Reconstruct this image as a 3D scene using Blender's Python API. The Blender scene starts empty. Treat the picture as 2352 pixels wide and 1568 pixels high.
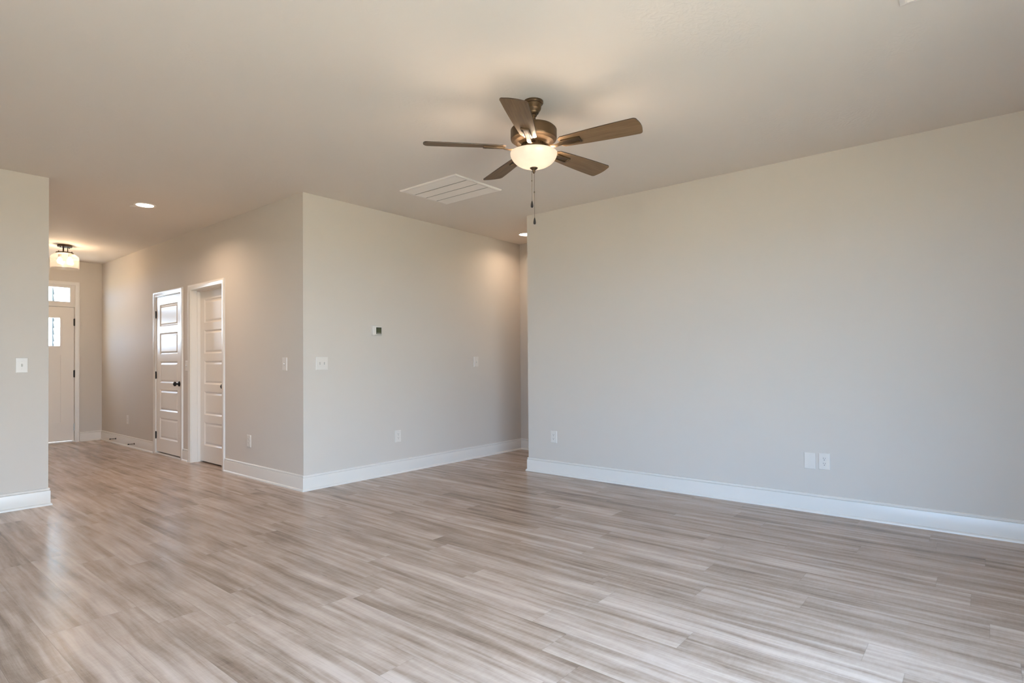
import bpy, bmesh, math, random
from mathutils import Vector, Matrix
random.seed(7)
S = bpy.context.scene
COL = S.collection
PI = math.pi
R = math.radians

# ------------------------------------------------------------------ camera
H = 2.74                      # ceiling height
yaw, pit, rol = 0.6917, 0.0117, -0.0069
f = Vector((math.cos(pit)*math.cos(yaw), math.cos(pit)*math.sin(yaw), math.sin(pit)))
r0 = Vector((math.sin(yaw), -math.cos(yaw), 0.0)); u0 = r0.cross(f)
rr = r0*math.cos(rol) + u0*math.sin(rol); uu = -r0*math.sin(rol) + u0*math.cos(rol)
cam = bpy.data.cameras.new('camera'); co = bpy.data.objects.new('camera', cam); COL.objects.link(co)
M = Matrix((rr, uu, -f)).transposed().to_4x4(); M.translation = Vector((-2.8306, -4.8239, 1.1707))
co.matrix_world = M
cam.sensor_fit = 'HORIZONTAL'; cam.sensor_width = 36.0
cam.lens = 1320.37/2352*36; cam.shift_y = 30.588/2352
cam.clip_start = 0.05; cam.clip_end = 200
S.camera = co

# ------------------------------------------------------------------ view, sky, daylight
S.view_settings.view_transform = 'Standard'; S.view_settings.look = 'None'
S.view_settings.gamma = 1; S.view_settings.use_curve_mapping = False
S.view_settings.exposure = 1.14
try:
    S.cycles.use_denoising = True
    S.cycles.max_bounces = 12; S.cycles.diffuse_bounces = 8; S.cycles.transparent_max_bounces = 16
    S.cycles.sample_clamp_indirect = 4.0
    S.cycles.caustics_reflective = False; S.cycles.caustics_refractive = False
except Exception: pass
SKY = 13.0
W = bpy.data.worlds.new('sky'); S.world = W; W.use_nodes = True
nt = W.node_tree; nt.nodes.clear()
bg = nt.nodes.new('ShaderNodeBackground'); out = nt.nodes.new('ShaderNodeOutputWorld')
tc = nt.nodes.new('ShaderNodeTexCoord'); sp = nt.nodes.new('ShaderNodeSeparateXYZ')
rp = nt.nodes.new('ShaderNodeValToRGB')
rp.color_ramp.elements[0].position = 0.0; rp.color_ramp.elements[0].color = (0.70, 0.835, 1.0, 1)
rp.color_ramp.elements[1].position = 0.6; rp.color_ramp.elements[1].color = (0.43, 0.66, 1.0, 1)
nt.links.new(tc.outputs['Generated'], sp.inputs[0]); nt.links.new(sp.outputs['Z'], rp.inputs[0])
# the sky opposite the sun (west) is a deeper blue than the rest
wr = nt.nodes.new('ShaderNodeMapRange'); wr.inputs[1].default_value = -0.9; wr.inputs[2].default_value = -0.2; wr.inputs[3].default_value = 1.0; wr.inputs[4].default_value = 0.0
nt.links.new(sp.outputs['X'], wr.inputs[0])
wm = nt.nodes.new('ShaderNodeMix'); wm.data_type = 'RGBA'; nt.links.new(wr.outputs[0], wm.inputs[0]); nt.links.new(rp.outputs[0], wm.inputs[6])
wm.inputs[7].default_value = (0.41, 0.645, 1.0, 1)
nt.links.new(wm.outputs[2], bg.inputs[0]); bg.inputs[1].default_value = SKY
nt.links.new(bg.outputs[0], out.inputs[0])

sl = bpy.data.lights.new('sun', 'SUN'); sl.energy = 68.0; sl.angle = R(0.6); sl.color = (1.0, 0.91, 0.78)
so_ = bpy.data.objects.new('sun', sl); COL.objects.link(so_)
so_.rotation_euler = Vector((-0.70, -0.30, -0.65)).to_track_quat('-Z', 'Y').to_euler()
BACK_Y = -5.75                # inner face of the window wall behind the camera
LEFT_X = -5.6
BACK_WINDOWS = [(-3.10, -0.70, 0.03, 2.10)]
ADDED_LEFT_WINDOWS = [(-5.0, -3.45, 0.35, 2.10)]  # unseen opening, added and sized to bring blue daylight onto the right wall
def portal(loc, rot, sx, sy):
    l = bpy.data.lights.new('sky_portal', 'AREA'); l.shape = 'RECTANGLE'; l.size = sx; l.size_y = sy
    l.cycles.is_portal = True
    o = bpy.data.objects.new('sky_portal', l); COL.objects.link(o); o.location = loc; o.rotation_euler = rot
for x0, x1, z0, z1 in BACK_WINDOWS:
    portal(((x0+x1)/2, BACK_Y-0.14, (z0+z1)/2), (R(90), 0, 0), x1-x0, z1-z0)
for y0, y1, z0, z1 in ADDED_LEFT_WINDOWS:
    portal((LEFT_X-0.14, (y0+y1)/2, (z0+z1)/2), (R(90), 0, R(-90)), y1-y0, z1-z0)
portal((-0.80, 6.02, 2.22), (R(-90), 0, 0), 0.8, 0.22)
portal((-0.80, 6.02, 1.66), (R(-90), 0, 0), 0.56, 0.42)

# warm lamps of the house: strengths are read by the fixture builders below
FAN_LAMP, FAN_COL = 12.0, (1.0, 0.80, 0.60)
FOYER_LAMP, FOYER_COL = 20.0, (1.0, 0.74, 0.50)
CAN_LAMP, CAN_COL = 6.0, (1.0, 0.76, 0.55)

# ------------------------------------------------------------------ materials
class NT:
    def __init__(s, name):
        s.m = bpy.data.materials.new(name); s.m.use_nodes = True
        s.t = s.m.node_tree; s.t.nodes.clear()
        s.out = s.t.nodes.new('ShaderNodeOutputMaterial')
    def n(s, typ, **kw):
        nd = s.t.nodes.new(typ)
        for k, v in kw.items(): setattr(nd, k, v)
        return nd
    def put(s, sock, v):
        if hasattr(v, 'is_output') or isinstance(v, bpy.types.NodeSocket): s.t.links.new(v, sock)
        else: sock.default_value = v
    def math(s, op, a, b=0.0, c=None):
        nd = s.n('ShaderNodeMath', operation=op); s.put(nd.inputs[0], a); s.put(nd.inputs[1], b)
        if c is not None: s.put(nd.inputs[2], c)
        return nd.outputs[0]
    def mix(s, fac, a, b, mode='MIX'):
        nd = s.n('ShaderNodeMix', data_type='RGBA', blend_type=mode)
        s.put(nd.inputs[0], fac); s.put(nd.inputs[6], a); s.put(nd.inputs[7], b); return nd.outputs[2]
    def comb(s, x, y, z):
        nd = s.n('ShaderNodeCombineXYZ'); s.put(nd.inputs[0], x); s.put(nd.inputs[1], y); s.put(nd.inputs[2], z); return nd.outputs[0]
    def noise(s, vec, scale=1.0, detail=4.0, rough=0.55, dist=0.0):
        nd = s.n('ShaderNodeTexNoise'); s.put(nd.inputs['Vector'], vec); nd.inputs['Scale'].default_value = scale
        nd.inputs['Detail'].default_value = detail; nd.inputs['Roughness'].default_value = rough
        nd.inputs['Distortion'].default_value = dist; return nd.outputs['Fac']
    def ramp(s, fac, stops):
        nd = s.n('ShaderNodeValToRGB'); e = nd.color_ramp.elements
        while len(e) < len(stops): e.new(0.5)
        for k, (p, c) in enumerate(stops): e[k].position = p; e[k].color = (c[0], c[1], c[2], 1) if len(c) == 3 else c
        s.put(nd.inputs[0], fac); return nd.outputs[0]
    def rng(s, v, a, b, c, d):
        nd = s.n('ShaderNodeMapRange'); s.put(nd.inputs[0], v)
        for k, x in enumerate((a, b, c, d)): nd.inputs[k+1].default_value = x
        return nd.outputs[0]
    def bump(s, h, strength, dist=0.002):
        nd = s.n('ShaderNodeBump'); nd.inputs['Strength'].default_value = strength; nd.inputs['Distance'].default_value = dist
        s.put(nd.inputs['Height'], h); return nd.outputs[0]
    def pos(s): return s.n('ShaderNodeTexCoord').outputs['Object']
    def bsdf(s, color, rough=0.5, metal=0.0, normal=None, spec=0.5, **extra):
        b = s.n('ShaderNodeBsdfPrincipled'); s.put(b.inputs['Base Color'], color if not isinstance(color, tuple) else (*color[:3], 1))
        s.put(b.inputs['Roughness'], rough); b.inputs['Metallic'].default_value = metal
        b.inputs['Specular IOR Level'].default_value = spec
        for k, v in extra.items(): s.put(b.inputs[k.replace('_', ' ')], v)
        if normal is not None: s.t.links.new(normal, b.inputs['Normal'])
        s.t.links.new(b.outputs[0], s.out.inputs[0]); return b

def paint(name, c, rough=0.5, bump_s=0.08, scale=180, spec=0.35):
    t = NT(name); p = t.pos(); n = t.noise(p, scale, 3)
    v = t.noise(p, 1.3, 2)
    t.bsdf(t.mix(t.rng(v, 0.3, 0.7, 0.0, 1.0), tuple(x*0.985 for x in c)+(1,), tuple(c)+(1,)), rough, spec=spec, normal=t.bump(n, bump_s, 0.001)); return t.m
M_WALL = paint('wall_paint', (0.605, 0.548, 0.487), 0.65, 0.10, 160, 0.15)
M_TRIM = paint('trim_paint', (0.735, 0.685, 0.625), 0.28, 0.03, 60, 0.45)
M_DOOR = paint('door_paint', (0.79, 0.73, 0.66), 0.29, 0.06, 90, 0.5)
M_PLATE = paint('plate_plastic', (0.69, 0.64, 0.58), 0.3, 0.0, 50, 0.5)
M_GRILLE = paint('grille_enamel', (0.83, 0.765, 0.705), 0.4, 0.0, 50, 0.4)
M_OUT = paint('outside_siding', (0.85, 0.85, 0.84), 0.7, 0.0, 50, 0.2)
M_OUTSHADOW = paint('outside_painted_shadow', (0.030, 0.032, 0.030), 0.8, 0.0, 50, 0.1)

def ceiling_mat():
    t = NT('ceiling_texture'); p = t.pos()
    # brushed stomp texture: little fans of ridges, in patches
    patch = t.rng(t.noise(p, 1.7, 3, 0.6), 0.48, 0.66, 0.0, 1.0)
    wv = t.n('ShaderNodeTexWave', wave_type='RINGS'); t.put(wv.inputs['Vector'], p)
    wv.inputs['Scale'].default_value = 7.0; wv.inputs['Distortion'].default_value = 14.0
    wv.inputs['Detail'].default_value = 3.0; wv.inputs['Detail Scale'].default_value = 2.2
    fine = t.noise(p, 42, 5, 0.7)
    h = t.math('ADD', t.math('MULTIPLY', wv.outputs['Fac'], t.math('MULTIPLY', patch, 0.7)), t.math('MULTIPLY', fine, t.math('ADD', t.math('MULTIPLY', patch, 0.6), 0.35)))
    t.bsdf((0.725, 0.658, 0.596), 0.75, spec=0.25, normal=t.bump(h, 0.22, 0.004)); return t.m
M_CEIL = ceiling_mat()

def floor_mat():
    t = NT('vinyl_plank'); p = t.pos(); sp = t.n('ShaderNodeSeparateXYZ'); t.put(sp.inputs[0], p)
    X, Y = sp.outputs[0], sp.outputs[1]
    PW, PL = 0.178, 1.22
    xs = t.math('ADD', t.math('DIVIDE', X, PW), 40.35)
    row = t.math('FLOOR', xs); fx = t.math('FRACT', xs)
    w1 = t.n('ShaderNodeTexWhiteNoise', noise_dimensions='1D'); t.put(w1.inputs['W'], row)
    ys = t.math('ADD', t.math('DIVIDE', Y, PL), t.math('ADD', t.math('MULTIPLY', w1.outputs['Value'], 7.0), 40.0))
    col = t.math('FLOOR', ys); fy = t.math('FRACT', ys)
    w2 = t.n('ShaderNodeTexWhiteNoise', noise_dimensions='2D'); t.put(w2.inputs['Vector'], t.comb(row, col, 0.0))
    idv = w2.outputs['Value']; ids = t.n('ShaderNodeSeparateColor'); t.put(ids.inputs[0], w2.outputs['Color'])
    ox = t.math('MULTIPLY', ids.outputs[0], 53.0); oy = t.math('MULTIPLY', ids.outputs[1], 91.0); oz = t.math('MULTIPLY', ids.outputs[2], 37.0)
    # wandering of the grain
    wob = t.noise(t.comb(t.math('ADD', t.math('MULTIPLY', X, 2.2), ox), t.math('ADD', t.math('MULTIPLY', Y, 1.1), oy), oz), 1.0, 2)
    Xw = t.math('ADD', X, t.math('MULTIPLY', t.math('SUBTRACT', wob, 0.5), 0.05))
    band = t.noise(t.comb(t.math('ADD', t.math('MULTIPLY', Xw, 19.0), ox), t.math('ADD', t.math('MULTIPLY', Y, 0.85), oy), oz), 1.0, 3, 0.5)
    streak = t.noise(t.comb(t.math('ADD', t.math('MULTIPLY', Xw, 50.0), ox), t.math('ADD', t.math('MULTIPLY', Y, 2.6), oy), oz), 1.0, 5, 0.6)
    fine = t.noise(t.comb(t.math('ADD', t.math('MULTIPLY', Xw, 330.0), ox), t.math('ADD', t.math('MULTIPLY', Y, 9.0), oy), oz), 1.0, 3, 0.6)
    cross = t.noise(t.comb(t.math('ADD', t.math('MULTIPLY', Xw, 26.0), ox), t.math('ADD', t.math('MULTIPLY', Y, 70.0), oy), oz), 1.0, 3, 0.6)
    cloud = t.noise(t.comb(t.math('ADD', t.math('MULTIPLY', Xw, 7.0), oz), t.math('ADD', t.math('MULTIPLY', Y, 2.4), ox), oy), 1.0, 4, 0.6)
    g = t.math('ADD', t.math('MULTIPLY', t.math('SUBTRACT', band, 0.5), 1.10), t.math('MULTIPLY', t.math('SUBTRACT', streak, 0.5), 0.50))
    g = t.math('ADD', g, t.math('MULTIPLY', t.math('SUBTRACT', cloud, 0.5), 0.55))
    g = t.math('ADD', g, t.math('MULTIPLY', t.math('SUBTRACT', fine, 0.5), 0.24))
    g = t.math('ADD', g, t.math('MULTIPLY', t.math('SUBTRACT', cross, 0.5), 0.16))
    g = t.math('ADD', g, t.math('MULTIPLY', t.math('SUBTRACT', idv, 0.5), 0.17))
    g = t.math('ADD', g, 0.5)
    c = t.ramp(g, [(0.05, (0.175, 0.117, 0.082)), (0.30, (0.302, 0.221, 0.168)), (0.52, (0.450, 0.347, 0.279)), (0.78, (0.585, 0.472, 0.398)), (1.0, (0.650, 0.537, 0.463))])
    # small dark checks along the grain
    chk = t.noise(t.comb(t.math('ADD', t.math('MULTIPLY', Xw, 120.0), oy), t.math('ADD', t.math('MULTIPLY', Y, 6.5), ox), oz), 1.0, 2, 0.5)
    chk = t.math('MULTIPLY', t.rng(chk, 0.70, 0.78, 0.0, 1.0), t.rng(band, 0.40, 0.55, 1.0, 0.0))
    c = t.mix(t.math('MULTIPLY', chk, 0.7), c, (0.07, 0.055, 0.045, 1))
    # joints
    ex = t.math('MINIMUM', fx, t.math('SUBTRACT', 1.0, fx)); ey = t.math('MINIMUM', fy, t.math('SUBTRACT', 1.0, fy))
    jx = t.rng(t.math('MULTIPLY', ex, PW), 0.0004, 0.0016, 1.0, 0.0); jy = t.rng(t.math('MULTIPLY', ey, PL), 0.0004, 0.0018, 1.0, 0.0)
    j = t.math('MAXIMUM', jx, jy)
    c = t.mix(t.math('MULTIPLY', j, 0.26), c, (0.10, 0.08, 0.065, 1))
    h = t.math('SUBTRACT', t.math('ADD', t.math('MULTIPLY', streak, 0.25), t.math('MULTIPLY', fine, 0.35)), t.math('MULTIPLY', j, 0.8))
    big = t.noise(p, 0.9, 2)
    ro = t.math('ADD', t.math('MULTIPLY', streak, 0.13), t.math('ADD', 0.13, t.math('MULTIPLY', big, 0.06)))
    t.bsdf(c, ro, spec=0.17, normal=t.bump(h, 0.16, 0.0012)); return t.m
M_FLOOR = floor_mat()

def bronze(name, c, rough, metal=0.75):
    t = NT(name); p = t.pos(); n = t.noise(p, 300, 3); t.bsdf(c, t.rng(n, 0.3, 0.7, rough-0.04, rough+0.05), metal=metal); return t.m
M_BRONZE = bronze('brushed_bronze', (0.082, 0.051, 0.026), 0.46, 0.6)
M_DARK = bronze('oil_rubbed_bronze', (0.012, 0.009, 0.007), 0.5, 0.2)
M_PALE = bronze('pale_hinge_metal', (0.55, 0.53, 0.50), 0.35, 0.9)
M_CHAIN = bronze('chain_bronze', (0.16, 0.12, 0.08), 0.4)
def flat(name, c, rough=0.5, spec=0.4):
    t = NT(name); n = t.noise(t.pos(), 40, 2); t.bsdf(t.mix(n, tuple(x*0.93 for x in c)+(1,), tuple(c)+(1,)), rough, spec=spec); return t.m
M_SLOT = flat('slot_shadow', (0.09, 0.088, 0.085), 0.8)
M_SLOTG = flat('toggle_slot_grey', (0.46, 0.44, 0.41), 0.6)
M_LCD = flat('lcd_glass', (0.070, 0.075, 0.035), 0.18, 0.5)
M_LCDBAR = flat('lcd_label_strip', (0.23, 0.23, 0.19), 0.35)
M_LCDFRAME = flat('lcd_bezel', (0.025, 0.026, 0.015), 0.3)
M_RUBBER = flat('black_rubber', (0.012, 0.011, 0.010), 0.6)
M_GROUND = flat('dry_lawn', (0.525, 0.427, 0.29), 0.9)
M_SHADE = flat('duct_dark', (0.50, 0.465, 0.43), 0.9)

def blade_mat():
    t = NT('walnut_blade'); p = t.pos(); sp = t.n('ShaderNodeSeparateXYZ'); t.put(sp.inputs[0], p)
    v = t.comb(t.math('MULTIPLY', sp.outputs[0], 5.0), t.math('MULTIPLY', sp.outputs[1], 90.0), sp.outputs[2])
    g = t.noise(v, 1.0, 5, 0.6); g2 = t.noise(t.comb(t.math('MULTIPLY', sp.outputs[0], 2.0), t.math('MULTIPLY', sp.outputs[1], 25.0), 3.0), 1.0, 3)
    g = t.math('ADD', t.math('MULTIPLY', g, 0.6), t.math('MULTIPLY', g2, 0.4))
    t.bsdf(t.ramp(g, [(0.3, (0.098, 0.060, 0.031)), (0.5, (0.150, 0.095, 0.052)), (0.72, (0.205, 0.136, 0.078))]), 0.5, spec=0.22, normal=t.bump(g, 0.06, 0.001)); return t.m
M_BLADE = blade_mat()
M_BLADE_EDGE = flat('blade_edge_band', (0.045, 0.026, 0.014), 0.45)

def emit(name, col, st, base=(0.9, 0.9, 0.9)):
    t = NT(name); b = t.bsdf(base, 0.4)
    b.inputs['Emission Color'].default_value = (*col, 1); b.inputs['Emission Strength'].default_value = st; return t.m
M_BULB = emit('lit_bulb', (1.0, 0.80, 0.58), 9.0)
M_CANLENS = emit('lit_lens', (1.0, 0.88, 0.74), 5.0)

def frosted():
    t = NT('frosted_bowl_glass')
    tr = t.n('ShaderNodeBsdfTranslucent'); tr.inputs[0].default_value = (0.22, 0.205, 0.187, 1)
    df = t.n('ShaderNodeBsdfDiffuse'); df.inputs[0].default_value = (0.85, 0.80, 0.73, 1)
    gl = t.n('ShaderNodeBsdfGlossy'); gl.inputs['Roughness'].default_value = 0.25
    n = t.noise(t.pos(), 30, 3)
    em = t.n('ShaderNodeEmission'); em.inputs[0].default_value = (1.0, 0.80, 0.62, 1); t.put(em.inputs[1], t.rng(n, 0.2, 0.8, 0.10, 0.13))
    m1 = t.n('ShaderNodeMixShader'); m1.inputs[0].default_value = 0.55; t.t.links.new(df.outputs[0], m1.inputs[1]); t.t.links.new(tr.outputs[0], m1.inputs[2])
    m2 = t.n('ShaderNodeMixShader'); m2.inputs[0].default_value = 0.05; t.t.links.new(m1.outputs[0], m2.inputs[1]); t.t.links.new(gl.outputs[0], m2.inputs[2])
    ad = t.n('ShaderNodeAddShader'); t.t.links.new(m2.outputs[0], ad.inputs[0]); t.t.links.new(em.outputs[0], ad.inputs[1])
    t.t.links.new(ad.outputs[0], t.out.inputs[0]); return t.m
M_FROST = frosted()

def seeded():
    t = NT('seeded_clear_glass'); p = t.pos()
    vo = t.n('ShaderNodeTexVoronoi', feature='F1'); t.put(vo.inputs['Vector'], p); vo.inputs['Scale'].default_value = 110.0
    seed = t.rng(vo.outputs['Distance'], 0.18, 0.42, 1.0, 0.0)
    nr = t.bump(t.noise(p, 45, 3), 0.5, 0.003)
    tp = t.n('ShaderNodeBsdfTransparent'); tp.inputs[0].default_value = (0.985, 0.975, 0.96, 1)
    tl = t.n('ShaderNodeBsdfTranslucent'); tl.inputs[0].default_value = (1, 0.97, 0.93, 1)
    gl = t.n('ShaderNodeBsdfGlossy'); gl.inputs['Roughness'].default_value = 0.08; t.t.links.new(nr, gl.inputs['Normal'])
    lw = t.n('ShaderNodeLayerWeight'); t.t.links.new(nr, lw.inputs['Normal'])
    frs = t.math('ADD', t.math('MULTIPLY', t.math('POWER', lw.outputs['Facing'], 4.0), 0.5), 0.035)
    m1 = t.n('ShaderNodeMixShader'); t.put(m1.inputs[0], t.math('ADD', t.math('MULTIPLY', seed, 0.16), 0.03))
    t.t.links.new(tp.outputs[0], m1.inputs[1]); t.t.links.new(tl.outputs[0], m1.inputs[2])
    m2 = t.n('ShaderNodeMixShader'); t.put(m2.inputs[0], frs); t.t.links.new(m1.outputs[0], m2.inputs[1]); t.t.links.new(gl.outputs[0], m2.inputs[2])
    t.t.links.new(m2.outputs[0], t.out.inputs[0]); return t.m
M_SEED = seeded()
def pane_mat():
    t = NT('window_glass')
    tp = t.n('ShaderNodeBsdfTransparent'); n = t.noise(t.pos(), 2, 1)
    t.put(tp.inputs[0], t.ramp(n, [(0.0, (0.95, 0.97, 0.965)), (1.0, (0.97, 0.98, 0.975))]))
    gl = t.n('ShaderNodeBsdfGlossy'); gl.inputs['Roughness'].default_value = 0.02
    lw = t.n('ShaderNodeLayerWeight')
    frs = t.math('ADD', t.math('MULTIPLY', t.math('POWER', lw.outputs['Facing'], 5.0), 0.7), 0.04)
    m = t.n('ShaderNodeMixShader'); t.put(m.inputs[0], frs); t.t.links.new(tp.outputs[0], m.inputs[1]); t.t.links.new(gl.outputs[0], m.inputs[2])
    t.t.links.new(m.outputs[0], t.out.inputs[0]); return t.m
M_GLASS = pane_mat()

# ------------------------------------------------------------------ builders
def tag(o, label=None, cat=None, group=None, kind=None):
    if label: o['label'] = label
    if cat: o['category'] = cat
    if group: o['group'] = group
    if kind: o['kind'] = kind
    return o
def empty(name, loc=(0, 0, 0), rz=0.0, **kw):
    o = bpy.data.objects.new(name, None); COL.objects.link(o); o.empty_display_size = 0.05
    o.location = loc; o.rotation_euler = (0, 0, rz); return tag(o, **kw)
class MB:
    def __init__(s): s.bm = bmesh.new()
    def face(s, pts):
        return s.bm.faces.new([s.bm.verts.new(p) for p in pts])
    def box(s, x0, x1, y0, y1, z0, z1, bev=0.0, seg=2):
        b = bmesh.new()
        v = [b.verts.new((x, y, z)) for x in (x0, x1) for y in (y0, y1) for z in (z0, z1)]
        for q in ((0, 1, 3, 2), (4, 6, 7, 5), (0, 4, 5, 1), (2, 3, 7, 6), (0, 2, 6, 4), (1, 5, 7, 3)): b.faces.new([v[k] for k in q])
        if bev: bmesh.ops.bevel(b, geom=b.edges[:], offset=bev, segments=seg, affect='EDGES', profile=0.5)
        s.merge(b); return s
    def merge(s, b, mat=None):
        if mat is not None: bmesh.ops.transform(b, matrix=mat, verts=b.verts)
        me = bpy.data.meshes.new('tmp'); b.to_mesh(me); b.free(); s.bm.from_mesh(me); bpy.data.meshes.remove(me)
    def lathe(s, prof, seg=48, mat=None, closed=False, sup=False):
        if sup:
            q = [prof[0]]
            for (a, b), (c, d) in zip(prof[:-1], prof[1:]):
                L = math.hypot(c-a, d-b)
                if L > 0.004:
                    for t_ in (0.0008/L, 1-0.0008/L): q.append((a+(c-a)*t_, b+(d-b)*t_))
                q.append((c, d))
            prof = q
        b = bmesh.new(); rings = []
        for (rad, z) in prof:
            if rad < 1e-6: rings.append([b.verts.new((0, 0, z))])
            else: rings.append([b.verts.new((rad*math.cos(2*PI*k/seg), rad*math.sin(2*PI*k/seg), z)) for k in range(seg)])
        pairs = list(zip(rings[:-1], rings[1:]))
        if closed: pairs.append((rings[-1], rings[0]))
        for a, c in pairs:
            for k in range(seg):
                k2 = (k+1) % seg
                if len(a) == 1 and len(c) == 1: continue
                if len(a) == 1: b.faces.new((a[0], c[k2], c[k]))
                elif len(c) == 1: b.faces.new((a[k], a[k2], c[0]))
                else: b.faces.new((a[k], a[k2], c[k2], c[k]))
        bmesh.ops.recalc_face_normals(b, faces=b.faces)
        s.merge(b, mat); return s
    def tube(s, p0, p1, rad, seg=16, rad1=None):
        p0, p1 = Vector(p0), Vector(p1); d = p1-p0
        q = d.to_track_quat('Z', 'Y').to_matrix().to_4x4(); q.translation = p0
        r1 = rad if rad1 is None else rad1
        return s.lathe([(0, 0), (rad, 0), (r1, d.length), (0, d.length)], seg, q)
    def prism(s, outline, z0, z1, bev=0.0, mat=None):
        b = bmesh.new(); lo = [b.verts.new((x, y, z0)) for x, y in outline]; hi = [b.verts.new((x, y, z1)) for x, y in outline]
        b.faces.new(lo[::-1]); b.faces.new(hi); n = len(outline)
        for k in range(n): b.faces.new((lo[k], lo[(k+1) % n], hi[(k+1) % n], hi[k]))
        bmesh.ops.recalc_face_normals(b, faces=b.faces)
        if bev: bmesh.ops.bevel(b, geom=[e for e in b.edges if abs(e.verts[0].co.z-e.verts[1].co.z) < 1e-6], offset=bev, segments=2, affect='EDGES')
        s.merge(b, mat); return s
    def sweep(s, path, prof, up=(0, 0, 1)):
        """path: list of (point, offset_dir) - prof: list of (a, b): a along offset_dir, b along up"""
        upv = Vector(up); rings = []
        for pt, od in path: rings.append([s.bm.verts.new(Vector(pt)+Vector(od)*a+upv*b) for a, b in prof])
        for A, B in zip(rings[:-1], rings[1:]):
            for k in range(len(prof)-1): s.bm.faces.new((A[k], A[k+1], B[k+1], B[k]))
        for E in (rings[0], rings[-1]):
            try: s.bm.faces.new(E)
            except Exception: pass
        return s
    def build(s, name, mat, parent=None, smooth=None, loc=None, rot=None):
        bmesh.ops.recalc_face_normals(s.bm, faces=s.bm.faces)
        me = bpy.data.meshes.new(name); s.bm.to_mesh(me); s.bm.free()
        mats = mat if isinstance(mat, (list, tuple)) else [mat]
        for m in mats: me.materials.append(m)
        o = bpy.data.objects.new(name, me); COL.objects.link(o)
        if parent: o.parent = parent
        if loc: o.location = loc
        if rot: o.rotation_euler = rot
        if smooth:
            for p in me.polygons: p.use_smooth = True
            try: me.set_sharp_from_angle(angle=R(smooth))
            except Exception: pass
        return o
def tree_copy(o, parent=None):
    c = o.copy(); COL.objects.link(c)
    if parent: c.parent = parent
    for ch in list(o.children): tree_copy(ch, c)
    return c
def struct(mb, name, mat, **kw): return tag(mb.build(name, mat, **kw), kind='structure')

# ------------------------------------------------------------------ room shell
XR, YC = 2.043, -1.010         # right wall face, and its end at the passage
XH = 3.171                     # end of the passage
YE = 5.847                     # entry wall
XL, YL = -1.599, 1.2345        # left partition: end and face
T = 0.14
struct(MB().box(LEFT_X-0.2, 3.6, BACK_Y-0.2, YE+0.2, -0.12, 0.0), 'floor', M_FLOOR)
struct(MB().box(LEFT_X-0.2, 3.6, BACK_Y-0.6, YE+0.2, H, H+0.12), 'ceiling', M_CEIL)  # runs past the back wall as an added overhang, shading the ground outside
D2 = (1.650, 2.470)            # recessed door opening along the hall wall
D1 = (2.775, 3.583)            # flush closet door
DH = 2.040
m = MB()
for y0, y1 in ((0.0, D2[0]-0.02), (D2[1]+0.02, D1[0]-0.02), (D1[1]+0.02, YE)): m.box(0, T, y0, y1, 0, H)
for y0, y1 in ((D2[0]-0.02, D2[1]+0.02), (D1[0]-0.02, D1[1]+0.02)): m.box(0, T, y0, y1, DH+0.02, H)
struct(m, 'wall_hall', M_WALL)
struct(MB().box(T, XH+0.12, 0.0, 0.12, 0, H), 'wall_center', M_WALL)
struct(MB().box(XR, XH+0.12, BACK_Y, YC, 0, H), 'wall_right', M_WALL)
struct(MB().box(XH, XH+0.12, YC, 0.0, 0, H), 'wall_passage', M_WALL)
struct(MB().box(LEFT_X, XL, YL, YL+0.12, 0, H), 'wall_left', M_WALL)
struct(MB().box(XL-0.12, XL, YL+0.12, YE, 0, H), 'wall_foyer', M_WALL)
struct(MB().box(1.0, 1.1, 0.12, YE, 0, H), 'wall_closet', M_WALL)
# entry wall with door + transom opening
EX0, EX1, EZ = -1.262, -0.347, 2.365
struct(MB().box(XL-0.12, EX0-0.02, YE, YE+T, 0, H).box(EX1+0.02, 1.1, YE, YE+T, 0, H).box(EX0-0.02, EX1+0.02, YE, YE+T, EZ, H), 'wall_entry', M_WALL)
# back wall with windows
m = MB(); xs = LEFT_X
for x0, x1, z0, z1 in BACK_WINDOWS:
    m.box(xs, x0, BACK_Y-T, BACK_Y, 0, H); m.box(x0, x1, BACK_Y-T, BACK_Y, 0, z0); m.box(x0, x1, BACK_Y-T, BACK_Y, z1, H); xs = x1
m.box(xs, XH+0.12, BACK_Y-T, BACK_Y, 0, H); struct(m, 'wall_back', M_WALL)
m = MB(); ys = BACK_Y
for y0, y1, z0, z1 in ADDED_LEFT_WINDOWS:
    m.box(LEFT_X-T, LEFT_X, ys, y0, 0, H); m.box(LEFT_X-T, LEFT_X, y0, y1, 0, z0); m.box(LEFT_X-T, LEFT_X, y0, y1, z1, H); ys = y1
m.box(LEFT_X-T, LEFT_X, ys, YL+0.12, 0, H); struct(m, 'wall_kitchen', M_WALL)
def window(name, sx, z0, z1, loc, rz):
    t = empty(name, loc, rz, kind='structure'); h = z1-z0; w = sx/2; mid = h*0.5
    m = MB()
    for a, b, c, d in ((-w, -w+0.045, 0, h), (w-0.045, w, 0, h), (-w+0.045, w-0.045, 0, 0.05), (-w+0.045, w-0.045, h-0.045, h), (-w+0.045, w-0.045, mid-0.02, mid+0.02)):
        m.box(a, b, 0.05, 0.10, c, d)
    m.build('window_frame', M_TRIM, t)
    MB().box(-w+0.045, w-0.045, 0.072, 0.078, 0.05, h-0.045).build('window_pane', M_GLASS, t)
    MB().box(-w-0.05, w+0.05, -0.05, 0.05, -0.025, 0.0, 0.004).build('window_sill', M_TRIM, t)
k = 1
for x0, x1, z0, z1 in BACK_WINDOWS: window('window_%d' % k, x1-x0, z0, z1, ((x0+x1)/2, BACK_Y, z0), PI); k += 1
for y0, y1, z0, z1 in ADDED_LEFT_WINDOWS: window('window_%d' % k, y1-y0, z0, z1, (LEFT_X, (y0+y1)/2, z0), PI/2); k += 1

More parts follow.
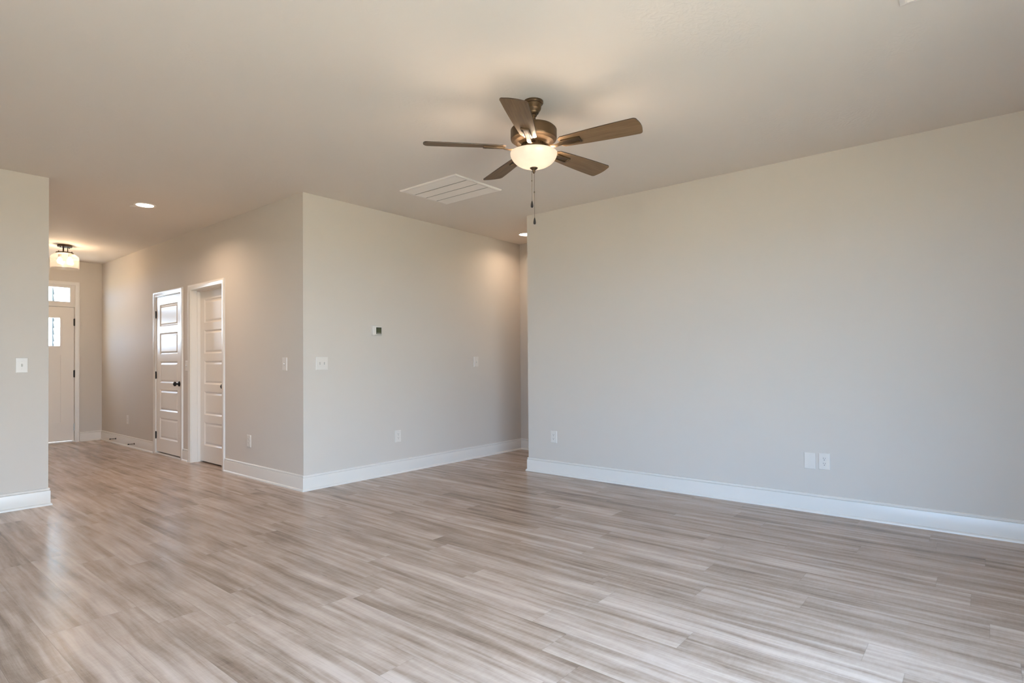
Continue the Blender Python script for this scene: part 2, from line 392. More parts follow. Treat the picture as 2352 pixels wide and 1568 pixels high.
# baseboards, swept profile with shoe moulding
BASE = [(0.0, 0.0), (0.025, 0.0), (0.0245, 0.008), (0.021, 0.015), (0.015, 0.019), (0.013, 0.020), (0.013, 0.117), (0.0115, 0.122),
        (0.0060, 0.1240), (0.0045, 0.1265), (0.0095, 0.1285), (0.0100, 0.1375), (0.006, 0.143), (0.0, 0.145)]
def base(name, pts, dirs):
    m = MB(); m.sweep([(Vector((*p, 0)), Vector((*d, 0))) for p, d in zip(pts, dirs)], BASE)
    return struct(m, name, M_TRIM, smooth=35)
cw = 0.062                      # casing width
base('baseboard_center', [(0, D2[0]-0.008-cw), (0, 0), (XH, 0), (XH, YC), (XR, YC), (XR, BACK_Y), (BACK_WINDOWS[-1][1]+0.1, BACK_Y)],
     [(-1, 0), (-1, -1), (-1, -1), (-1, 1), (-1, 1), (-1, 1), (0, 1)])
base('baseboard_hall', [(0, D1[0]-0.008-cw), (0, D2[1]+0.008+cw)], [(-1, 0), (-1, 0)])
base('baseboard_entry', [(0, D1[1]+0.008+cw), (0, YE), (EX1+0.006+0.056, YE)], [(-1, 0), (-1, -1), (0, -1)])
base('baseboard_left', [(LEFT_X, YL), (XL, YL), (XL, YE)], [(0, -1), (1, -1), (1, 0)])

# ------------------------------------------------------------------ doors
CAS = [(0.0, 0.0), (0.0, 0.008), (0.003, 0.0105), (0.018, 0.0115), (0.022, 0.0135), (0.034, 0.0150), (0.040, 0.0175), (0.054, 0.0175), (0.060, 0.0140), (0.062, 0.0)]
def casing(parent, x0, x1, zt, w=0.062, name='door_casing'):
    """on a local wall plane y=0, room on -y"""
    k = w/0.062; prof = [(a*k, b) for a, b in CAS]
    m = MB(); m.sweep([((x0, 0, 0), (-1, 0, 0)), ((x0, 0, zt), (-1, 0, 1)), ((x1, 0, zt), (1, 0, 1)), ((x1, 0, 0), (1, 0, 0))], prof, up=(0, -1, 0))
    return m.build(name, M_TRIM, parent, smooth=25)
def panel_leaf(parent, w, z0, z1, panels, yf, th=0.035, mat=M_DOOR, rings=None, name='door_leaf'):
    """slab with front at y=yf, recessed panels = list of (xa, xb, za, zb) on a regular grid"""
    m = MB(); xs = sorted({-w/2, w/2, *[p[0] for p in panels], *[p[1] for p in panels]}); zs = sorted({z0, z1, *[p[2] for p in panels], *[p[3] for p in panels]})
    for xa, xb in zip(xs[:-1], xs[1:]):
        for za, zb in zip(zs[:-1], zs[1:]):
            cx, cz = (xa+xb)/2, (za+zb)/2
            if any(p[0] < cx < p[1] and p[2] < cz < p[3] for p in panels): continue
            m.face([(xa, yf, za), (xb, yf, za), (xb, yf, zb), (xa, yf, zb)])
    rings = rings or [(0.004, 0.003), (0.014, 0.010), (0.020, 0.011), (0.036, 0.0045), (0.042, 0.0035)]
    for xa, xb, za, zb in panels:
        last = [(xa, yf, za), (xb, yf, za), (xb, yf, zb), (xa, yf, zb)]
        for ins, dep in rings:
            cur = [(xa+ins, yf+dep, za+ins), (xb-ins, yf+dep, za+ins), (xb-ins, yf+dep, zb-ins), (xa+ins, yf+dep, zb-ins)]
            for k in range(4): m.face([last[k], last[(k+1) % 4], cur[(k+1) % 4], cur[k]])
            last = cur
        m.face(last)
    h = w/2; b = yf+th
    m.face([(-h, b, z0), (-h, b, z1), (h, b, z1), (h, b, z0)])
    for xa, xb, za, zb in ((-h, -h, z0, z1), (h, h, z0, z1), (-h, h, z0, z0), (-h, h, z1, z1)):
        m.face([(xa, yf, za), (xb, yf, za if za == zb else za), (xb, b, zb if za == zb else za), (xa, b, za)] if za == zb else [(xa, yf, za), (xa, yf, zb), (xa, b, zb), (xa, b, za)])
    bmesh.ops.remove_doubles(m.bm, verts=m.bm.verts, dist=1e-5)
    return m.build(name, mat, parent)
def five(w, sl, sr):
    out = []
    for za, zb in ((1.655, 1.935), (1.290, 1.568), (0.928, 1.203), (0.566, 0.841), (0.205, 0.478)): out.append((-w/2+sl, w/2-sr, za, zb))
    return out
def knob(parent, x, y, z):
    m = MB(); q = Matrix.Translation((x, y, z)) @ Matrix.Rotation(R(90), 4, 'X')
    m.lathe([(0, 0), (0.033, 0), (0.0325, 0.004), (0.028, 0.009), (0.014, 0.012), (0.012, 0.016), (0.0105, 0.024), (0.0115, 0.030), (0.019, 0.035), (0.0265, 0.042), (0.0285, 0.050), (0.0265, 0.058), (0.018, 0.064), (0.008, 0.0665), (0.007, 0.070), (0, 0.071)], 40, q)
    return m.build('door_knob', M_DARK, parent, smooth=40)
def hinge(parent, x, y, z, mat=M_DARK, h=0.089, rad=0.0065, leafw=0.012):
    m = MB()
    for k in range(5): m.tube((x, y-0.004, z-h/2+k*h/5+0.0002), (x, y-0.004, z-h/2+(k+1)*h/5-0.0002), rad, 14)
    m.tube((x, y-0.004, z+h/2), (x, y-0.004, z+h/2+0.004), rad*0.7, 10).tube((x, y-0.004, z-h/2-0.004), (x, y-0.004, z-h/2), rad*0.7, 10)
    m.box(x-leafw, x+leafw, y-0.0015, y+0.001, z-h/2, z+h/2)
    return m.build('hinge', mat, parent, smooth=40)
def jambs(parent, w, zt, y0, y1, stop=None):
    h = w/2; m = MB()
    m.box(-h-0.02, -h, y0, y1, 0, zt+0.02).box(h, h+0.02, y0, y1, 0, zt+0.02).box(-h, h, y0, y1, zt, zt+0.02)
    if stop:
        a, b = stop
        m.box(-h, -h+0.011, a, b, 0, zt).box(h-0.011, h, a, b, 0, zt).box(-h+0.011, h-0.011, a, b, zt-0.011, zt)
    return m.build('door_jamb', M_TRIM, parent)

# closet door: leaf nearly flush with the wall (local x runs towards -y)
w1 = D1[1]-D1[0]
d = empty('door_2', (0, (D1[0]+D1[1])/2, 0), -PI/2, kind='structure')
jambs(d, w1, DH, 0.0, T, (0.043, 0.075)); casing(d, -w1/2-0.006, w1/2+0.006, DH+0.006)
panel_leaf(d, w1-0.006, 0.034, DH-0.004, five(w1-0.006, 0.112, 0.112), 0.004)
for z in (1.816, 1.026, 0.245): hinge(d, -w1/2+0.0005, 0.0, z)
knob(d, w1/2-0.062, 0.004, 0.925)
MB().box(-w1/2, w1/2, -0.012, T, 0.0, 0.018, 0.003).build('threshold', M_TRIM, d)
# recessed door: leaf at the far side of the jamb
w2 = D2[1]-D2[0]
d = empty('door_3', (0, (D2[0]+D2[1])/2, 0), -PI/2, kind='structure')
jambs(d, w2, DH, 0.0, T, (0.064, 0.099)); casing(d, -w2/2-0.006, w2/2+0.006, DH+0.006)
panel_leaf(d, w2-0.006, 0.014, DH-0.004, five(w2-0.006, 0.112, 0.112), 0.100)
knob(d, w2/2-0.115, 0.100, 0.915)

# front door with glass lites and a transom above
we = EX1-EX0; xe = (EX0+EX1)/2
d = empty('door_1', (xe, YE, 0), 0, kind='structure')
casing(d, -we/2-0.004, we/2+0.004, EZ+0.004, 0.058)
m = MB(); h = we/2
m.box(-h-0.02, -h, 0.0, T, 0, EZ).box(h, h+0.02, 0.0, T, 0, EZ).box(-h, h, 0.0, T, EZ-0.022, EZ)
gx0, gx1, gz0, gz1 = -1.20-xe, -0.405-xe, 2.118, 2.329
m.box(-h, h, 0.006, T, 2.040, gz0).box(-h, gx0, 0.006, T, gz0, gz1).box(gx1, h, 0.006, T, gz0, gz1).box(-h, h, 0.006, T, gz1, EZ-0.022)
m.box(-h, -h+0.014, 0.057, 0.090, 0.022, 2.040).box(h-0.014, h, 0.057, 0.090, 0.022, 2.040).box(-h+0.014, h-0.014, 0.057, 0.090, 2.024, 2.040)
m.build('door_frame', M_TRIM, d)
MB().box(gx0, gx1, 0.05, 0.056, gz0, gz1).build('transom_pane', M_GLASS, d)
# leaf built round the lites
lz0, lz1 = 0.026, 2.034; lx0, lx1 = -h+0.004, h-0.005
ax0, ax1, az0, az1 = -1.080-xe, -0.526-xe, 1.452, 1.868
m = MB(); yf, yb = 0.010, 0.055
px = [(-1.095-xe, -0.83-xe), (-0.78-xe, -0.514-xe)]; pz0, pz1 = 0.308, 1.315
m.box(lx0, ax0, yf, yb, az0, az1).box(ax1, lx1, yf, yb, az0, az1).box(lx0, lx1, yf, yb, az1, lz1).box(lx0, lx1, yf, yb, pz1, az0)
m.box(lx0, lx1, yf, yb, lz0, pz0).box(lx0, px[0][0], yf, yb, pz0, pz1).box(px[0][1], px[1][0], yf, yb, pz0, pz1).box(px[1][1], lx1, yf, yb, pz0, pz1)
for a, b in px: m.box(a, b, yf+0.010, yb-0.01, pz0, pz1)
lw = (ax1-ax0-0.06)/3
for k in (1, 2): m.box(ax0+k*lw+(k-1)*0.03, ax0+k*lw+k*0.03, yf+0.004, yb-0.004, az0, az1)
for a, b, c, e in ((ax0-0.028, ax0, az0-0.028, az1+0.028), (ax1, ax1+0.028, az0-0.028, az1+0.028), (ax0, ax1, az0-0.028, az0), (ax0, ax1, az1, az1+0.028)):
    m.box(a, b, yf-0.007, yf, c, e, 0.002)
m.build('door_leaf', M_DOOR, d)
for k in range(3): MB().box(ax0+k*(lw+0.03), ax0+k*(lw+0.03)+lw, 0.030, 0.036, az0, az1).build('door_pane', M_GLASS, d)
for z, mt in ((1.812, M_DARK), (1.032, M_DARK), (0.228, M_PALE)):  # lowest hinge gets a paler metal than the other two
    hg = hinge(d, h-0.0025, 0.004, z, mt, 0.105, 0.0075, 0.012)
    if mt is M_PALE: hg['label'] = 'pale hinge'
MB().box(-h, h, -0.02, T, 0.0, 0.022, 0.004).build('threshold', M_TRIM, d)

# ------------------------------------------------------------------ ceiling fan
FX, FY = -0.0773, -2.7253
fan = empty('ceiling_fan', (FX, FY, H), 0, label='bronze ceiling fan with five brown blades and a glowing glass bowl light', cat='ceiling fan')
MB().lathe([(0.0, 0.0), (0.060, 0.0), (0.060, -0.010), (0.056, -0.016), (0.050, -0.018), (0.048, -0.030), (0.046, -0.045), (0.040, -0.056), (0.034, -0.064), (0.031, -0.072), (0.024, -0.078), (0.0, -0.078)], 56, sup=True).build('canopy', M_BRONZE, fan, smooth=30)
MB().lathe([(0.0, -0.078), (0.020, -0.078), (0.022, -0.084), (0.018, -0.090), (0.0125, -0.092), (0.0125, -0.134), (0.019, -0.136), (0.021, -0.142), (0.021, -0.155), (0.0, -0.155)], 32).build('downrod', M_BRONZE, fan, smooth=30)
mo = MB().lathe([(0.0, -0.152), (0.060, -0.152), (0.112, -0.155), (0.124, -0.158), (0.130, -0.163), (0.1305, -0.168), (0.137, -0.170), (0.1395, -0.175), (0.1395, -0.226), (0.137, -0.233), (0.132, -0.236), (0.129, -0.238), (0.120, -0.246), (0.098, -0.254), (0.076, -0.258), (0.0, -0.258)], 72, sup=True).build('motor_housing', M_BRONZE, fan, smooth=30)
m = MB()
for k in range(28):
    a = 2*PI*k/28; q = Matrix.Rotation(a, 4, 'Z')
    b = bmesh.new(); bmesh.ops.create_cube(b, size=1.0); bmesh.ops.transform(b, matrix=q @ Matrix.Translation((0.0675, 0, -0.266)) @ Matrix.Diagonal((0.006, 0.006, 0.018, 1)), verts=b.verts); m.merge(b)
m.lathe([(0, -0.257), (0.064, -0.257), (0.064, -0.276), (0, -0.276)], 48)
m.build('vent_collar', M_BRONZE, mo, smooth=30)
MB().lathe([(0.0, -0.275), (0.074, -0.275), (0.078, -0.279), (0.078, -0.285), (0.066, -0.288), (0.060, -0.290), (0.060, -0.294), (0.094, -0.296), (0.100, -0.299), (0.100, -0.305), (0.0, -0.305)], 56, sup=True).build('light_fitter', M_BRONZE, fan, smooth=30)
# glass bowl, 3 mm wall
ob = [(0.0, -0.403)]
for k in range(1, 25):
    a = k/24*PI/2; ob.append((0.1415*math.sin(a)**0.92, -0.312-0.091*math.cos(a)**1.02))
inn = [(max(x-0.003, 0), z+0.003) for x, z in ob[::-1]]; inn[0] = (0.138, -0.3115)
bowl = MB().lathe(ob+inn, 72).build('glass_bowl', M_FROST, fan, smooth=60)
MB().lathe([(0.0, -0.396), (0.022, -0.396), (0.0245, -0.399), (0.024, -0.403), (0.018, -0.409), (0.0095, -0.414), (0.0085, -0.418), (0.009, -0.422), (0.0075, -0.430), (0.004, -0.435), (0, -0.4355)], 32).build('finial', M_BRONZE, fan, smooth=40)
# blades
ang0 = R(-151.62); PITCH = R(-12.45)
def blade_outline():
    n = 26; top = []
    for k in range(n+1):
        s = k/n; x = 0.172 + s*(0.662-0.172)
        hw = 0.0475 + (0.0735-0.0475)*(1-(1-s)**1.7)
        if x < 0.187: hw *= math.sqrt(max(0.0, 1-((0.187-x)/0.0152)**2))*0.35+0.65
        top.append((x, hw))
    # rounded tip: corners rounded on a slightly bowed end
    tip = []
    rc = 0.022; xe_, he = 0.654, 0.0735
    for k in range(9):
        a = PI/2 - k/8*PI/2; tip.append((xe_-rc+rc*math.cos(a), he-rc+rc*math.sin(a)))
    for k in range(1, 8):
        s = k/8; y = (he-rc)*(1-2*s); tip.append((xe_+0.008*(1-(y/(he-rc))**2), y))
    for k in range(9):
        a = -k/8*PI/2; tip.append((xe_-rc+rc*math.cos(a), -he+rc+rc*math.sin(a)))
    top = [p for p in top if p[0] < xe_-rc-0.004]
    return [(p[0], p[1]) for p in top] + tip + [(p[0], -p[1]) for p in top[::-1]]
OUT = blade_outline()
def make_blade_mesh():
    m = MB(); b = bmesh.new(); n = len(OUT)
    lo = [b.verts.new((x, y, -0.003)) for x, y in OUT]; hi = [b.verts.new((x, y, 0.003)) for x, y in OUT]
    b.faces.new(lo[::-1]); b.faces.new(hi)
    for k in range(n):
        fc = b.faces.new((lo[k], lo[(k+1) % n], hi[(k+1) % n], hi[k])); fc.material_index = 1
    bmesh.ops.recalc_face_normals(b, faces=b.faces); m.merge(b); return m
ZB = -0.278
b0 = i0 = None
for k in range(5):
    a = ang0+k*2*PI/5
    mat = Matrix.Rotation(a, 4, 'Z') @ Matrix.Translation((0, 0, ZB)) @ Matrix.Rotation(PITCH, 4, 'X')
    if b0 is None:
        b0 = bo = make_blade_mesh().build('fan_blade', [M_BLADE, M_BLADE_EDGE], fan)
        # iron: curved arm from the collar to a raised rectangular paddle under the blade
        m = MB()
        pts = [(0.070, 0.0, 0.010), (0.095, 0.0, -0.004), (0.120, 0.0, -0.016), (0.148, 0.0, -0.020), (0.180, 0.0, -0.014), (0.205, 0.0, -0.008), (0.30, 0.0, -0.006)]
        hwid = [0.020, 0.015, 0.0125, 0.0125, 0.014, 0.016, 0.018]
        path = []
        for p, hw in zip(pts, hwid): path.append([(p[0], hw, p[2]+0.004), (p[0], hw*0.8, p[2]-0.002), (p[0], -hw*0.8, p[2]-0.002), (p[0], -hw, p[2]+0.004)])
        vs = [[m.bm.verts.new(q) for q in ring] for ring in path]
        for A, B in zip(vs[:-1], vs[1:]):
            for j in range(4): m.bm.faces.new((A[j], A[(j+1) % 4], B[(j+1) % 4], B[j]))
        m.bm.faces.new(vs[0]); m.bm.faces.new(vs[-1])
        m.box(0.185, 0.305, 0.017, 0.025, -0.013, -0.003, 0.002).box(0.185, 0.305, -0.025, -0.017, -0.013, -0.003, 0.002).box(0.297, 0.306, -0.025, 0.025, -0.013, -0.003, 0.002)
        i0 = io = m.build('blade_iron', M_BRONZE, bo, smooth=35)
    else:
        bo = b0.copy(); COL.objects.link(bo); io = i0.copy(); COL.objects.link(io); io.parent = bo
    bo.matrix_local = mat
# pull chains: beads, connector and drop fob
def chain(dx, dy, z0, zc, zf, name='pull_chain'):
    m = MB(); n = int((z0-zf)/0.0058)
    for k in range(n):
        z = z0-(k+0.5)*(z0-zf)/n
        b = bmesh.new(); bmesh.ops.create_icosphere(b, subdivisions=1, radius=0.0021); m.merge(b, Matrix.Translation((0, 0, z)))
    m.tube((0, 0, zf), (0, 0, z0), 0.0009, 6)
    m.lathe([(0, zc-0.006), (0.0030, zc-0.005), (0.0036, zc), (0.0030, zc+0.005), (0, zc+0.006)], 10)
    o = m.build(name, M_CHAIN, fan, smooth=50, loc=(dx, dy, 0))
    MB().lathe([(0, zf+0.001), (0.0025, zf), (0.0042, zf-0.006), (0.0068, zf-0.018), (0.0080, zf-0.029), (0.0074, zf-0.036), (0.0045, zf-0.0395), (0, zf-0.040)], 24).build('chain_fob', M_DARK, o, smooth=50)
chain(-0.0146, 0.0050, -0.420, -0.481, -0.604); chain(0.0015, -0.0015, -0.434, -0.548, -0.703)
# its lamps inside the bowl
def point(parent, loc, power, col, rad=0.02, name='lamp_glow'):
    l = bpy.data.lights.new(name, 'POINT'); l.energy = power; l.color = col; l.shadow_soft_size = rad; l.specular_factor = 0.35
    o = bpy.data.objects.new(name, l); COL.objects.link(o); o.parent = parent; o.location = loc; return o
for a in (20, 140, 260):
    x, y = 0.045*math.cos(R(a)), 0.045*math.sin(R(a))
    point(fan, (x, y, -0.350), FAN_LAMP/3, FAN_COL, 0.034)

# ------------------------------------------------------------------ flush mount foyer light
fl = empty('ceiling_light', (-0.767, 4.507, H), 0, label='semi flush ceiling light with clear seeded glass drum shade in the foyer', cat='ceiling light')
MB().lathe([(0, 0), (0.078, 0), (0.080, -0.004), (0.080, -0.022), (0.076, -0.026), (0, -0.026)], 48).build('canopy', M_BRONZE, fl, smooth=30)
for a in (-20, 100, 220):
    x, y = 0.030*math.cos(R(a)), 0.030*math.sin(R(a)); MB().tube((x, y, -0.105), (x, y, -0.025), 0.0055, 12).build('stem', M_BRONZE, fl, smooth=40)
for a in (30, 210): MB().lathe([(0, -0.025), (0.004, -0.025), (0.006, -0.033), (0.003, -0.039), (0, -0.040)], 12, Matrix.Translation((0.062*math.cos(R(a)), 0.062*math.sin(R(a)), 0))).build('canopy_screw', M_BRONZE, fl, smooth=40)
hd = MB().lathe([(0, -0.098), (0.094, -0.098), (0.096, -0.101), (0.096, -0.112), (0.088, -0.116), (0, -0.116)], 48).build('shade_holder', M_BRONZE, fl, smooth=30)
for a in (-35, 85, 205):
    MB().lathe([(0, -0.084), (0.005, -0.084), (0.006, -0.090), (0.004, -0.099), (0, -0.099)], 12, Matrix.Translation((0.080*math.cos(R(a)), 0.080*math.sin(R(a)), 0))).build('thumb_screw', M_BRONZE, hd, smooth=40)
so = [(0.090, -0.110), (0.102, -0.113), (0.122, -0.124), (0.140, -0.139), (0.151, -0.152), (0.1555, -0.164), (0.156, -0.172), (0.156, -0.296), (0.158, -0.302), (0.1575, -0.306)]
si = [(x-0.0035, z+0.001) for x, z in so[::-1]]
MB().lathe(so+si, 72, closed=True).build('glass_shade', M_SEED, fl, smooth=50)
for a in (-50, 130):
    x, y = 0.066*math.cos(R(a)), 0.066*math.sin(R(a))
    s_ = MB().lathe([(0, -0.115), (0.016, -0.115), (0.017, -0.120), (0.017, -0.150), (0.013, -0.156), (0, -0.156)], 20).build('lamp_socket', M_BRONZE, fl, smooth=40, loc=(x, y, 0))
    MB().lathe([(0, -0.155), (0.012, -0.156), (0.013, -0.166), (0.022, -0.182), (0.0295, -0.202), (0.029, -0.218), (0.022, -0.232), (0.010, -0.239), (0, -0.240)], 28).build('bulb', M_BULB, s_, smooth=60)
    point(fl, (x, y, -0.205), FOYER_LAMP/2, FOYER_COL, 0.038)

# ------------------------------------------------------------------ recessed lights
def can(x, y, label, power, clip=False):
    t = empty('recessed_light', (x, y, H), 0, label=label, cat='ceiling light', group='recessed ceiling lights')
    MB().lathe([(0.074, 0.004), (0.076, -0.003), (0.084, -0.006), (0.094, -0.005), (0.097, -0.001), (0.097, 0.004)], 56, closed=True).build('trim_ring', M_GRILLE, t, smooth=40)
    MB().lathe([(0, -0.0035), (0.074, -0.0035), (0.0755, -0.002), (0.0755, 0.002), (0, 0.002)], 48).build('lens', M_CANLENS, t, smooth=40)
    if clip: MB().box(-0.0045, 0.0045, 0.0, 0.055, -0.006, 0.001, 0.0015).build('spring_clip', M_GRILLE, t, loc=(-0.052, 0.085, -0.003), rot=(0, 0, R(48)))
    l = bpy.data.lights.new('lamp_glow', 'AREA'); l.shape = 'DISK'; l.size = 0.14; l.energy = power; l.color = CAN_COL; l.spread = R(150)
    o = bpy.data.objects.new('lamp_glow', l); COL.objects.link(o); o.parent = t; o.location = (0, 0, -0.012)
can(-0.777, 1.572, 'glowing recessed downlight in the hall ceiling with a white clip beside it', CAN_LAMP, True)
can(2.740, -0.440, 'glowing recessed downlight half hidden behind the right wall in the passage', CAN_LAMP*0.35)

# ------------------------------------------------------------------ return air grille and ceiling register
gr = empty('return_air_grille', (0.845, -1.065, H), 0, label='large white rectangular return air grille on the ceiling beyond the fan', cat='air vent')
hx, hy = 0.293, 0.362
m = MB(); G = [(0.0, 0.0), (0.0, -0.006), (0.006, -0.012), (0.022, -0.014), (0.030, -0.010), (0.030, 0.0)]
ring = [((hx, hy), (-1, -1)), ((-hx, hy), (1, -1)), ((-hx, -hy), (1, 1)), ((hx, -hy), (-1, 1)), ((hx, hy), (-1, -1))]
m.sweep([(Vector((*p, 0)), Vector((*q, 0))) for p, q in ring], G); m.build('grille_frame', M_GRILLE, gr)
MB().box(-hx+0.03, hx-0.03, -hy+0.03, hy-0.03, -0.002, 0.0).build('duct_opening', M_SHADE, gr)
GP = 0.017
iw = (2*hx-0.06-3*GP)/4
for k in range(4):
    xa = -hx+0.03+k*(iw+GP); m = MB(); n = 12; st = iw/n
    for j in range(n):
        x = xa+j*st
        xb = x+st*0.94
        lo = [(x, -0.0112), (xb, -0.0136), (xb, -0.0126), (x, -0.0102)]
        for (xA, zA), (xB, zB) in zip(lo, lo[1:]+lo[:1]): m.face([(xA, -hy+0.03, zA), (xB, -hy+0.03, zB), (xB, hy-0.03, zB), (xA, hy-0.03, zA)])
    m.build('louver_bank', M_GRILLE, gr)
for k in range(3):
    xa = -hx+0.03+(k+1)*(iw+GP)-GP/2; MB().box(xa-0.003, xa+0.003, -hy+0.03, hy-0.03, -0.008, -0.002).build('divider_rib', M_GRILLE, gr)
rg = empty('supply_register', (0.232-0.10, -4.543-0.18, H), 0, label='white ceiling supply register at the top edge above the right wall', cat='air vent')
m = MB(); hx, hy = 0.10, 0.18
ring = [((hx, hy), (-1, -1)), ((-hx, hy), (1, -1)), ((-hx, -hy), (1, 1)), ((hx, -hy), (-1, 1)), ((hx, hy), (-1, -1))]
m.sweep([(Vector((*p, 0)), Vector((*q, 0))) for p, q in ring], [(0.0, 0.0), (0.0, -0.004), (0.022, -0.011), (0.028, -0.011), (0.028, 0.0)]); m.build('register_frame', M_GRILLE, rg)
MB().box(-hx+0.028, hx-0.028, -hy+0.028, hy-0.028, -0.001, 0.0).build('duct_opening', M_SHADE, rg)
m = MB()
for k in range(9):
    x = -hx+0.032+k*0.0152; b = bmesh.new(); bmesh.ops.create_cube(b, size=1.0)
    m.merge(b, Matrix.Translation((x+0.006, 0, -0.0055)) @ Matrix.Rotation(R(-35), 4, 'Y') @ Matrix.Diagonal((0.012, 2*hy-0.056, 0.0012, 1)))
m.build('louver', M_GRILLE, rg)

# ------------------------------------------------------------------ plates, switches, sockets
HALL, CENTER, RIGHT, LEFT = 'hall', 'center', 'right', 'left'
def on(wall, u, z):
    if wall == HALL: return (0.0, u, z), -PI/2
    if wall == CENTER: return (u, 0.0, z), 0.0
    if wall == RIGHT: return (XR, u, z), -PI/2
    return (u, YL, z), 0.0
def plate_mb(w, h):
    m = MB(); b = bmesh.new()
    prof = [(0.0, 0.0), (0.0, 0.0035), (0.0025, 0.0058), (0.006, 0.0064)]
    last = None
    for ins, dep in prof:
        cur = [b.verts.new((sx*(w/2-ins), -dep, sz*(h/2-ins))) for sx, sz in ((-1, -1), (1, -1), (1, 1), (-1, 1))]
        if last:
            for k in range(4): b.faces.new((last[k], last[(k+1) % 4], cur[(k+1) % 4], cur[k]))
        last = cur
    b.faces.new(last); m.merge(b); return m
def screw(parent, x, z):
    q = Matrix.Translation((x, -0.0060, z)) @ Matrix.Rotation(R(90), 4, 'X')
    return MB().lathe([(0, 0), (0.0036, 0), (0.0034, 0.0008), (0.0016, 0.0014), (0, 0.0015)], 16, q).build('screw', M_PLATE, parent, smooth=40)
SKY_G = {}
def make_switch(gangs):
    w = 0.079+0.046*(gangs-1); t = empty('light_switch')
    plate_mb(w, 0.124).build('wall_plate', M_PLATE, t)
    for g in range(gangs):
        x = (g-(gangs-1)/2)*0.046
        MB().box(x-0.0052, x+0.0052, -0.0066, -0.006, -0.0125, 0.0125).build('toggle_slot', M_SLOTG, t)
        b = bmesh.new(); bmesh.ops.create_cube(b, size=1.0); m = MB()
        m.merge(b, Matrix.Translation((x, -0.010, 0.0035)) @ Matrix.Rotation(R(-28), 4, 'X') @ Matrix.Diagonal((0.0085, 0.017, 0.0085, 1)))
        m.build('toggle', M_PLATE, t)
        screw(t, x, 0.030); screw(t, x, -0.030)
    return t
def make_outlet():
    t = empty('wall_outlet'); plate_mb(0.079, 0.124).build('wall_plate', M_PLATE, t)
    for s in (1, -1):
        zc = s*0.0195; o = []
        for k in range(32):
            a = 2*PI*k/32; o.append((0.0172*math.cos(a), max(-0.0135, min(0.0135, 0.0172*math.sin(a)))))
        q = Matrix.Translation((0, -0.006, zc)) @ Matrix.Rotation(R(90), 4, 'X')
        rc = MB().prism(o, 0.0, 0.0022, 0.0006, q).build('receptacle', M_PLATE, t)
        MB().box(-0.0078, -0.0052, -0.0086, -0.0079, zc+0.0008, zc+0.0098).build('socket_slot', M_SLOT, rc)
        MB().box(0.0052, 0.0076, -0.0086, -0.0079, zc+0.0015, zc+0.0090).build('socket_slot', M_SLOT, rc)
        MB().lathe([(0, 0), (0.0030, 0), (0.0030, 0.0007), (0, 0.0007)], 16, Matrix.Translation((0, -0.0079, zc-0.0075)) @ Matrix.Rotation(R(90), 4, 'X')).build('ground_hole', M_SLOT, rc)
    screw(t, 0, 0); return t
def place(t, wall, u, z, label, cat, group=None):
    loc, rz = on(wall, u, z); t.location = loc; t.rotation_euler = (0, 0, rz); tag(t, label, cat, group); return t
sw = make_switch(1); sw2 = make_switch(2); ol = make_outlet()
SG = 'toggle light switches'
place(sw, LEFT, -1.772, 1.168, 'white toggle switch on the left partition wall near the frame edge', 'light switch', SG)
place(tree_copy(sw), HALL, 2.592, 1.145, 'white toggle switch squeezed between the two panelled doors', 'light switch', SG)
place(tree_copy(sw), HALL, 0.322, 1.161, 'white toggle switch on the hall wall just left of the outside corner', 'light switch', SG)
place(tree_copy(sw), CENTER, 2.304, 1.171, 'white toggle switch by the passage, right end of the centre wall', 'light switch', SG)
place(sw2, CENTER, 0.190, 1.166, 'white double toggle switch just right of the outside corner', 'light switch')
OG = 'duplex wall outlets'
place(ol, HALL, 4.656, 0.378, 'white outlet low on the far hall wall near the front door corner', 'wall outlet', OG)
place(tree_copy(ol), HALL, 1.035, 0.374, 'white outlet low on the hall wall right of the recessed door', 'wall outlet', OG)
place(tree_copy(ol), CENTER, 1.091, 0.390, 'white outlet low on the centre wall below the thermostat', 'wall outlet', OG)
place(tree_copy(ol), RIGHT, -1.345, 0.387, 'white outlet low at the left end of the right wall', 'wall outlet', OG)
place(tree_copy(ol), RIGHT, -3.858, 0.397, 'white outlet low on the right wall beside a blank plate', 'wall outlet', OG)
bp = empty('blank_plate'); plate_mb(0.079, 0.124).build('wall_plate', M_PLATE, bp); screw(bp, 0, 0.042); screw(bp, 0, -0.042)
place(bp, RIGHT, -3.757, 0.393, 'blank white wall plate left of the outlet low on the right wall', 'wall plate')
# thermostat
th = empty('thermostat', (0.812, 0, 1.496), 0, label='white thermostat with a dark green grey screen on the centre wall', cat='thermostat')
MB().box(-0.060, 0.062, -0.006, 0.0, -0.053, 0.053, 0.003).build('back_plate', M_PLATE, th)
body = MB().box(-0.058, 0.059, -0.028, -0.005, -0.049, 0.051, 0.005, 3).build('housing', M_PLATE, th, smooth=30)
MB().box(-0.0170, 0.0485, -0.0290, -0.0275, -0.0360, 0.0330, 0.0005).build('screen_bezel', M_LCDFRAME, body)
MB().box(-0.0125, 0.0440, -0.0296, -0.0288, -0.0215, 0.0270).build('screen', M_LCD, body)
MB().box(-0.0125, 0.0440, -0.0296, -0.0288, -0.0330, -0.0235).build('label_strip', M_LCDBAR, body)
MB().box(-0.034, 0.050, -0.0284, -0.0275, -0.0450, -0.0425).build('lid_groove', M_LCDBAR, body)

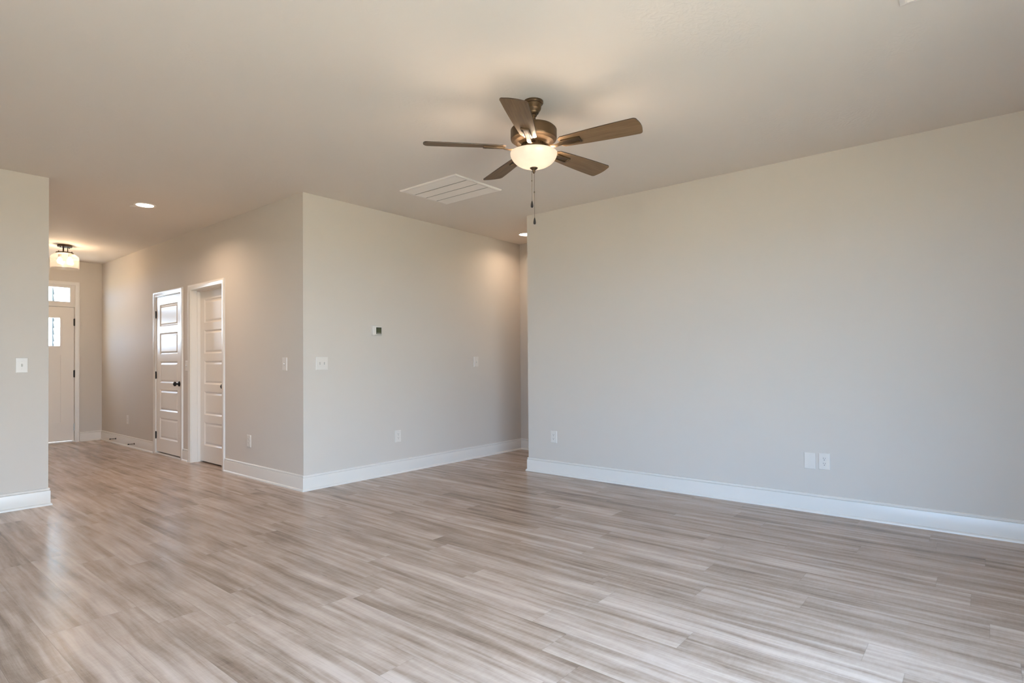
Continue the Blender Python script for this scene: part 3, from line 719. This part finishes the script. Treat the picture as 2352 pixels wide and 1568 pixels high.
# ------------------------------------------------------------------ door stops on the skirting
def make_stop():
    t = empty('door_stop'); q = Matrix.Rotation(R(-90), 4, 'Y')
    MB().lathe([(0, 0), (0.013, 0), (0.013, 0.003), (0.008, 0.006), (0, 0.006)], 20, q).build('base_disc', M_DARK, t, smooth=40)
    MB().lathe([(0, 0.005), (0.0042, 0.005), (0.0038, 0.070), (0, 0.070)], 14, q).build('stop_rod', M_DARK, t, smooth=40)
    MB().lathe([(0, 0.068), (0.0075, 0.068), (0.0085, 0.074), (0.0075, 0.082), (0, 0.083)], 18, q).build('rubber_tip', M_RUBBER, t, smooth=40)
    return t
st = make_stop(); st.location = (-0.0125, 5.130, 0.072); tag(st, 'black door stop on the hall skirting nearer the front door', 'door stop', 'skirting door stops')
s2 = tree_copy(st); s2.location = (-0.0125, 4.350, 0.062); s2['label'] = 'black door stop on the hall skirting nearer the closet door'

# ------------------------------------------------------------------ outside
struct(MB().box(-40, 40, BACK_Y-40, YE+45, -0.45, -0.35), 'ground', M_GROUND)
nh = empty('neighbor_house', (1.165, 14.3, -0.35), 0, label='pale lap sided neighbour house seen through the front door glass', cat='house')
MB().box(0.012, 9.0, 0.09, 7.0, 0, 5.6).build('house_wall', M_OUT, nh)
MB().box(-0.018, 0.045, 0.052, 0.09, 0, 5.6).build('corner_shadow_strip', M_OUTSHADOW, nh)  # solid near-black strip, stands in for the shadow line at the siding corner
m = MB(); lap = 0.178
for k in range(31):
    z = k*lap
    # each board: tilted face, butt edge at the bottom, end cut on a slant so the corner reads as a sawtooth
    fr = [(0.026, -0.012, z), (9.0, -0.012, z), (9.0, 0.04, z+lap), (0.0, 0.04, z+lap)]
    bk = [(x, 0.05, zz) for x, y, zz in fr]
    m.face(fr); m.face([fr[0], bk[0], bk[1], fr[1]]); m.face([fr[3], bk[3], bk[0], fr[0]])
m.build('lap_siding', M_OUT, nh)
MB().box(-0.55, 9.4, -0.6, 7.5, 5.6, 5.8).build('roof_eave', M_OUT, nh)
